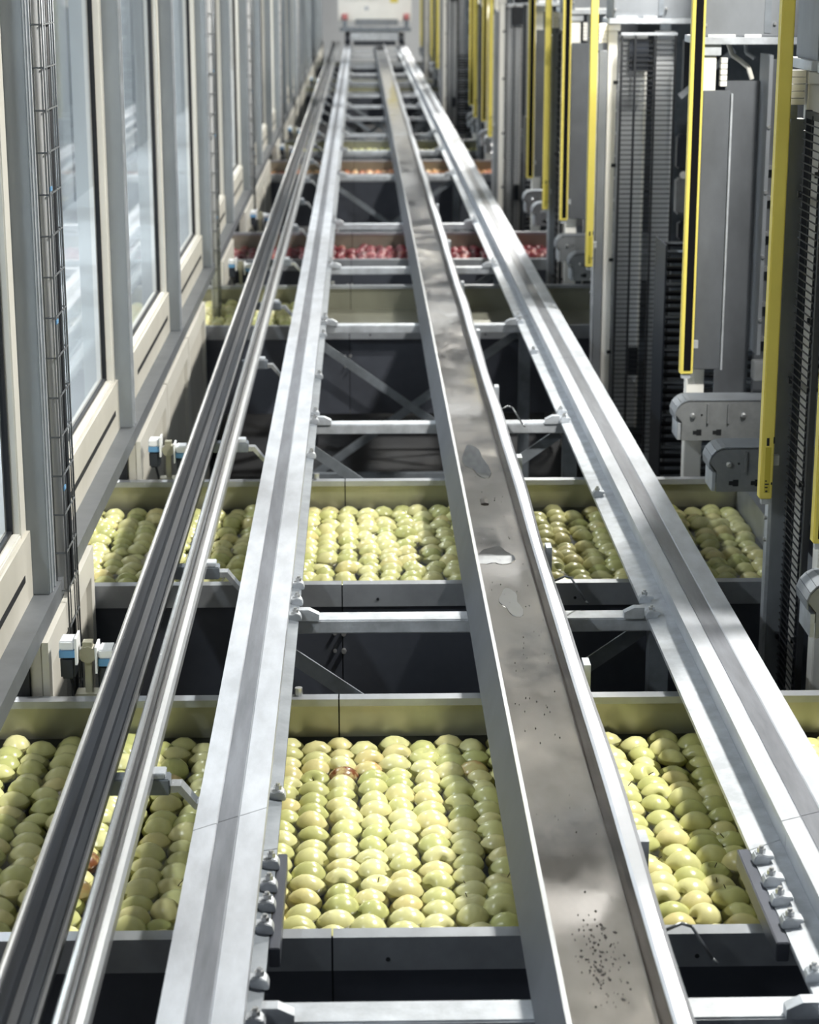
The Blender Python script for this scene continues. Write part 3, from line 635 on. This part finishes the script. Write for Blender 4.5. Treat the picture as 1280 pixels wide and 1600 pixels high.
        t = thing('feed_machine', 'dark stepped feed machine deep in the wide gap beyond the %s tank' % ORD[i], 'machine', (2.2, yn + 0.3, 0), 'dark feed machines in the wide gaps')
        MB().prism_x([(yn + 0.2, 0), (yn + 0.9, 0), (yn + 0.9, 2.75), (yn + 0.5, 2.75), (yn + 0.42, 2.30), (yn + 0.30, 2.22), (yn + 0.30, 1.55), (yn + 0.2, 1.45)], 1.70, 2.6).build('machine_body', M['galv_dark'], t)
        for (xa, xb, za, zb) in ((1.72, 1.95, 2.40, 2.68), (1.70, 1.90, 2.0, 2.18), (1.72, 1.98, 1.62, 1.72)):
            bx(xa, xb, yn + 0.12, yn + 0.1995, za, zb).build('dark_cover', M['dark_body'], t, bevel=0.01)
        bx(1.70, 1.86, yn + 0.10, yn + 0.1995, 1.76, 1.95).build('pale_cover', M['plate'], t, bevel=0.01)
        MB().bar((1.70, yn + 0.1, 2.38), (1.98, yn + 0.1, 2.62), 0.03, 0.012).build('slanted_bar', M['galv'], t)
        MB().tube((1.735, yn + 0.1, 1.97), (1.735, yn + 0.115, 1.97), 0.02, 10).build('knob', M['white'], t)

# mesh fences between the openings
def mesh_fence(i, y0, y1):
    t = thing('mesh_fence', 'black wire mesh fence panel in the gap beyond the %s tank' % ORD[i], 'fence', (1.31, (y0 + y1) / 2, 0.4), 'black mesh fences between the tank openings')
    z0, z1 = 0.45, 2.64; x = 1.285
    hz = MB(); st = 0.022 if i < 2 else 0.044
    zz = z0 + 0.03
    while zz < z1 - 0.02:
        hz.box(x - 0.0016, x + 0.0016, y0, y1, zz - 0.0018, zz + 0.0018); zz += st
    hz.build('horizontal_wires', M['black'], t, kind='stuff')
    vt = MB(); yy = y0 + 0.03; sv = 0.11
    while yy < y1 - 0.02:
        vt.box(x + 0.0018, x + 0.0078, yy - 0.0016, yy + 0.0016, z0, z1); yy += sv
    vt.build('vertical_wires', M['black'], t, kind='stuff')
    n = max(1, round((y1 - y0) / 0.62))
    for k in range(n + 1):
        yy = y0 + (y1 - y0) * k / n
        bx(x + 0.005, x + 0.022, yy - 0.009, yy + 0.009, z0, z1 + 0.01).build('frame_upright', M['black'], t)
    bx(x + 0.005, x + 0.022, y0 + 0.01, y1 - 0.01, z1 - 0.012, z1 + 0.008).build('frame_rail', M['black'], t)
    bx(x + 0.005, x + 0.022, y0 + 0.01, y1 - 0.01, z0 - 0.008, z0 + 0.012).build('frame_rail', M['black'], t)
    for z in (1.05, 1.85, 2.4):
        bx(x - 0.004, x + 0.016, y1 + 0.0095, y1 + 0.03, z, z + 0.018).build('clamp', M['black'], t)
spans = []
for i in range(len(TANKS) - 1):
    y0, y1 = TANKS[i][1] + 0.40, TANKS[i + 1][0] - 0.39
    spans.append((i, y0, y1))
    if 0.2 < y1 - y0 < 2.0: mesh_fence(i, y0, y1)
# cabinets and panels standing behind the fences in the gaps
for i, y0, y1 in spans:
    if not 0.2 < y1 - y0 < 2.0: continue
    t = thing('machine_cabinet', 'grey machine cabinet with slim uprights behind the fence beyond the %s tank' % ORD[i], 'cabinet', (1.7, (y0 + y1) / 2, 0), 'machine cabinets behind the fences')
    ym = y0 + (y1 - y0) * 0.45
    bx(1.50, 1.95, ym + 0.1, y1, 0.8, 2.74).build('cabinet_body', M['sheet'], t, bevel=0.004)
    bx(1.47, 1.499, ym + 0.1, ym + 0.14, 0.2, 2.74).build('upright', M['white'], t)
    bx(1.56, 1.59, ym + 0.06, ym + 0.0995, 0.6, 2.74).build('upright', M['galv'], t)
    bx(1.66, 1.70, ym + 0.06, ym + 0.0995, 0.6, 2.74).build('upright', M['galv'], t)
    bx(1.52, 1.9, ym + 0.14, y1 - 0.04, 0.0, 0.799).build('plinth', M['galv_dark'], t)
    bx(1.54, 1.66, ym + 0.04, ym + 0.0995, 2.5, 2.66).build('switch_box', M['dark_body'], t)

# ================================================================== vehicle at the far end of the rails
v = thing('rail_vehicle', 'white filling vehicle standing on the running rails at the far end', 'vehicle', (0.36, 48.4, RAIL))
yv = 48.4
bx(-0.20, 0.91, yv, yv + 1.6, RAIL + 0.09, RAIL + 0.36).build('chassis', M['galv'], v, bevel=0.01)
bx(-0.46, 1.20, yv - 0.06, yv - 0.001, RAIL + 0.30, RAIL + 0.40).build('bumper', M['galv_dark'], v, bevel=0.01)
bx(-0.50, 1.22, yv + 0.25, yv + 1.6, RAIL + 0.52, RAIL + 2.6).build('cabin', M['white'], v, bevel=0.02)
bx(-0.1, 0.9, yv + 0.02, yv + 0.249, RAIL + 0.44, RAIL + 0.58).build('front_unit', M['sheet'], v, bevel=0.01)
for x in (0.0, 0.62): bx(x, x + 0.07, yv + 0.03, yv + 0.1, RAIL + 0.3605, RAIL + 0.4395).build('strut', M['galv'], v)
for x in (-0.28, 0.99):
    for y in (yv + 0.16, yv + 1.3):
        MB().tube((x - 0.06, y, RAIL + 0.13), (x + 0.06, y, RAIL + 0.13), 0.129, 18).build('wheel', M['dark_body'], v, smooth=False)
bx(-0.14, 0.85, yv - 0.03, yv + 0.02, RAIL - 0.02, RAIL + 0.088).build('skirt', M['dark_body'], v)
for x in (-0.34, 1.10):
    MB().tube((x, yv + 0.16, RAIL + 0.56), (x, yv + 0.16, RAIL + 0.70), 0.07, 12).build('warning_lamp', M['red_lens'], v, smooth=True)
    bx(x - 0.05, x + 0.05, yv + 0.1, yv + 0.249, RAIL + 0.401, RAIL + 0.559).build('lamp_post', M['galv_dark'], v)
bx(0.72, 0.90, yv + 0.235, yv + 0.249, RAIL + 0.95, RAIL + 1.3).build('yellow_sign', M['yellow'], v)
bx(0.12, 0.22, yv + 0.24, yv + 0.249, RAIL + 0.78, RAIL + 0.86).build('vent', M['galv'], v)

# ================================================================== lamps
for i, (x, y, e) in enumerate(LAMP_SPOTS):
    z = 4.75
    t = thing('hall_lamp', 'round high bay lamp above the %s' % ('walkway behind the camera' if x < 1 else '%s stretch of the machinery row' % ORD[i]), 'lamp', (x, y, z), 'high bay hall lamps')
    MB().tube((x, y, z - 0.2), (x, y, z - 0.02), 0.26, 20, 0.10).build('reflector', M['galv'], t, smooth=True)
    MB().tube((x, y, z - 0.27), (x, y, z - 0.201), 0.20, 20).build('diffuser', M['bulb'], t)
    MB().tube((x, y, z - 0.02), (x, y, 6.0), 0.012, 6).build('hanger_rod', M['galv'], t)
    lamp_light(x, y, z, e, t)
for i in range(8):                              # strip lights of the room behind the windows
    y = 3 + i * 6.0
    t = thing('strip_light', '%s strip light of the room behind the windows' % ORD[i], 'lamp', (-1.9, y, 4.15), 'strip lights behind the windows')
    bx(-2.0, -1.8, y - 0.6, y + 0.6, 4.12, 4.2).build('housing', M['white'], t)
    d = bpy.data.lights.new('strip_glow', 'AREA'); d.shape = 'RECTANGLE'; d.size = 0.16; d.size_y = 1.1; d.energy = 100; d.color = (1.0, 0.99, 0.96)
    o = bpy.data.objects.new('strip_glow', d); COL.objects.link(o); o.parent = t; o.location = (0, 0, -0.04)

# ================================================================== apples
def apple_mesh(name, m, asp=1.0, seed=0, seg=16, rings=10):
    r = random.Random(seed); vs = []; fs = []
    R = 0.0465
    ph = r.uniform(0, 6)
    for j in range(rings + 1):
        t = PI * j / rings
        for k in range(seg):
            p = 2 * PI * k / seg
            rad = R * math.sin(t) * (1 + 0.04 * math.cos(t)) * (1 + 0.012 * math.cos(5 * p + ph) * (1 if j > rings * .6 else .3))
            z = R * asp * math.cos(t) * 0.96
            # dimples at both poles
            z -= 0.016 * math.exp(-(math.sin(t) * R / 0.0095) ** 2) * (1 if j < rings / 2 else 0)
            z += 0.009 * math.exp(-(math.sin(t) * R / 0.0085) ** 2) * (1 if j > rings / 2 else 0)
            vs.append((rad * math.cos(p), rad * math.sin(p), z))
    for j in range(rings):
        for k in range(seg):
            a = j * seg + k; b = j * seg + (k + 1) % seg; c_ = a + seg; d_ = b + seg
            fs.append((a, c_, d_, b))
    me = bpy.data.meshes.new(name); me.from_pydata(vs, [], fs); me.materials.append(m)
    me.polygons.foreach_set('use_smooth', [True] * len(me.polygons))
    return me
def apple_mesh_joined(name, spots, m, seg=12, rings=8):
    base = apple_mesh('tmp', m, 0.92, 3, seg, rings)
    bv = [v.co.copy() for v in base.vertices]; bf = [tuple(p.vertices) for p in base.polygons]
    vs = []; fs = []
    for (x, y, z, rot, s) in spots:
        mt = Matrix.Translation((x, y, z)) @ rot.to_4x4() @ Matrix.Scale(s, 4); n = len(vs)
        vs += [tuple(mt @ v) for v in bv]; fs += [tuple(n + q for q in f_) for f_ in bf]
    me = bpy.data.meshes.new(name); me.from_pydata(vs, [], fs); me.materials.append(m)
    me.polygons.foreach_set('use_smooth', [True] * len(me.polygons))
    bpy.data.meshes.remove(base)
    o = bpy.data.objects.new(name, me); COL.objects.link(o); return o
from mathutils import Euler
def fill(seed, x0, x1, y0, y1, messy=0.0):
    """columns of apples along the tank, alternate columns shifted by half, gently bent and jittered"""
    r = random.Random(seed); out = []; dx, dy = 0.0735, 0.0695; messy0 = messy
    nx = int((x1 - x0) / dx); ny = int((y1 - y0 - 0.04) / dy)
    sx = (x1 - x0 - 0.076) / (nx - 1)
    for k in range(nx):
        for j in range(ny + 1):
            y = y0 + 0.042 + j * dy + (0.5 * dy if k % 2 else 0)
            if y > y1 - 0.036: continue
            x = x0 + 0.038 + k * sx
            messy = messy0 if messy0 else (0.1 if -0.2 < x < 0.4 else 0.5)
            x += 0.012 * math.sin(y * 3.1 + k * 0.23 + seed) + r.gauss(0, 0.0035 + 0.006 * messy)
            y2 = y + r.gauss(0, 0.004 + 0.008 * messy) + 0.010 * math.sin(x * 4 + seed * 1.7)
            x = min(x1 - 0.037, max(x0 + 0.037, x)); y2 = min(y1 - 0.037, max(y0 + 0.037, y2))
            tilt = abs(r.gauss(0, 0.5)) if r.random() < 0.10 else r.uniform(0.9, 2.2)
            az = r.uniform(0, 2 * PI)
            rot = Euler((0, tilt, az)).to_matrix()
            z = WATER - 0.0220 + r.gauss(0, 0.0022 + 0.005 * messy)
            out.append((x, y2, z, rot, r.uniform(0.95, 1.06), tilt, k))
    return out
def occluded(x, y):
    """is the apple hidden from the camera walkway behind the rails, trough or guide rails, or out of view?"""
    def at(z): k = (3.05 - z) / (3.05 - WATER - 0.015); return 0.014 + (x - 0.014) * k
    m = 0.024
    spans_ = ((1.26, LX[0], -0.178), (1.26, 0.87, RX[3]), (1.27, 0.33, 0.583), (1.30, -0.6415, -0.555), (1.30, -0.517, -0.466))
    for z, a, b in spans_:
        if a + m * 0.7 < at(z) < b - m * 0.7: return True
    zc = y * 0.9653 + (3.05 - WATER) * 0.2612
    px = 640 + 3157 * (x - 0.014 - 0.02385 * y) / zc
    return px < -20 or px > 1300
t1 = fill(3, TX0 + 0.01, TX1 - 0.01, TANKS[0][0] + 0.03, TANKS[0][1] - 0.02)
seen = [a for a in t1 if not occluded(a[0], a[1])]; hid = [a for a in t1 if occluded(a[0], a[1])]
seen.sort(key=lambda a: a[1]); hid += seen[300:]; seen = seen[:300]
protos = [apple_mesh('apple_shape', M['apple'], asp, sd) for asp, sd in ((0.90, 1), (0.96, 2), (0.86, 5), (0.93, 9))]
rotm = apple_mesh('rotten_shape', M['apple_rot'], 0.9, 21); blm = apple_mesh('blush_shape', M['apple_blush'], 0.92, 22)
stm = MB().path([(0, 0, 0.024), (0.001, 0.0005, 0.034), (0.004, 0.001, 0.045)], 0.0012, 5)
stem_me = bpy.data.meshes.new('stem'); stem_me.from_pydata(stm.v, [], stm.f); stem_me.materials.append(M['stem'])
RNG = random.Random(77)
special = {}
def nearest(x, y):
    return min(range(len(seen)), key=lambda k: (seen[k][0] - x) ** 2 + (seen[k][1] - y) ** 2)
for x, y, kd, lab in ((-0.085, 5.02, 'rot', 'brown rotten apple in the far left of the middle window of the nearest tank'),
                      (-0.655, 4.37, 'rot', 'brown rotten apple floating between the two guide rails in the nearest tank'),
                      (-0.67, 4.27, 'blush', 'apple with a reddish brown bruise just before the rotten one between the guide rails'),
                      (-0.45, 4.86, 'blush', 'apple with a round brown spot just beyond the nearest bracket arm'),
                      (-0.10, 5.14, 'blush', 'orange tinged apple against the back wall beside the seam of the nearest tank'),
                      (0.30, 5.10, 'blush', 'orange tinged apple by the back wall close to the trough')):
    k = nearest(x, y)
    while k in special: k += 1
    special[k] = (kd, lab)
def region(x, y):
    if x < -0.60: return 'left of the dark guide channel'
    if x < -0.49: return 'between the two guide rails'
    if x < -0.27: return 'right of the bright guide rail'
    if x < 0.40: return 'right of the left running rail'
    if x < 0.98: return 'right of the trough'
    return 'right of the right running rail'
def places(lst):
    """row from the front and column within each opening between the rails, for the labels"""
    res = {}; cols = {}
    for n, a in enumerate(lst): cols.setdefault(region(a[0], a[1]), {}).setdefault(a[6], []).append(n)
    for rg, cc in cols.items():
        for ci, c_ in enumerate(sorted(cc)):
            for ri, n in enumerate(sorted(cc[c_], key=lambda q: lst[q][1])): res[n] = (ORD[ri].replace('nearest', 'first'), ORD[ci].replace('nearest', 'first'), rg)
    return res
PL = places(seen)
for k, (x, y, z, rot, s, tilt, col_) in enumerate(seen):
    kd, lab = special.get(k, (None, None))
    me = rotm if kd == 'rot' else blm if kd == 'blush' else protos[RNG.randrange(4)]
    o = bpy.data.objects.new('apple', me); COL.objects.link(o)
    o.matrix_world = Matrix.Translation((x, y, z)) @ rot.to_4x4() @ Matrix.Scale(s, 4)
    o['category'] = 'apple'
    stemmed = tilt < 1.0 and kd is None
    if lab: o['label'] = lab
    else:
        ro, co, rg = PL[k]
        o['label'] = '%s green apple, %s from front, %s column %s' % ('stemmed' if stemmed else 'pale', ro, co, rg)
        o['group'] = 'pale green apples ' + rg
    if stemmed:
        st = bpy.data.objects.new('stem', stem_me); COL.objects.link(st); st.parent = o
green_rest = [a[:5] for a in hid]
green_rest += [a[:5] for a in fill(8, TX0 + 0.01, TX1 - 0.01, TANKS[1][0] + 0.03, TANKS[1][1] - 0.02, 0.75)]
green_rest += [a[:5] for a in fill(9, TX0 + 0.01, -0.33, TANKS[2][0] + 0.03, TANKS[2][1] - 0.02, 1.0)]
for q in (5, 6): green_rest += [a[:5] for a in fill(20 + q, TX0 + 0.01, TX1 - 0.01, TANKS[q][0] + 0.9, TANKS[q][1] - 0.02, 1.0)]
o = apple_mesh_joined('green_apples', green_rest, M['apple_many']); o['kind'] = 'stuff'; o['category'] = 'apples'
o['label'] = 'pale green apples crowding the second tank and those farther back'
# red apples in the fourth tank: the ones seen over its front lip stand singly
reds = [a for a in fill(31, TX0 + 0.01, TX1 - 0.01, TANKS[3][0] + 0.03, TANKS[3][1] - 0.02, 1.0)]
red_p = [apple_mesh('red_shape', M['apple_red'], asp, sd, 12, 8) for asp, sd in ((0.92, 41), (0.98, 42))]
rseen = [a for a in reds if a[1] > TANKS[3][0] + 0.72 and not occluded(a[0], a[1]) and -0.95 < a[0]]
rseen.sort(key=lambda a: -a[1]); rest = [a[:5] for a in reds if a not in rseen]; rest += [a[:5] for a in rseen[290:]]; rseen = rseen[:290]
PR = places(rseen)
for k, (x, y, z, rot, s, tilt, col_) in enumerate(rseen):
    o = bpy.data.objects.new('red_apple', RNG.choice(red_p)); COL.objects.link(o)
    o.matrix_world = Matrix.Translation((x, y, z)) @ rot.to_4x4() @ Matrix.Scale(s, 4)
    o['category'] = 'apple'; o['label'] = 'dark red apple, %s from front, %s column %s' % PR[k]; o['group'] = 'dark red apples ' + region(x, y)
o = apple_mesh_joined('red_apples', rest, M['apple_red_many'], 10, 6); o['kind'] = 'stuff'; o['category'] = 'apples'; o['label'] = 'dark red apples under the rails and front lip of the fourth tank'
o = apple_mesh_joined('orange_apples', [a[:5] for a in fill(33, TX0 + 0.01, TX1 - 0.01, TANKS[4][0] + 0.5, TANKS[4][1] - 0.02, 1.0)], M['apple_orange'], 10, 6)
o['kind'] = 'stuff'; o['category'] = 'apples'; o['label'] = 'orange blushed apples along the back of the fifth tank'
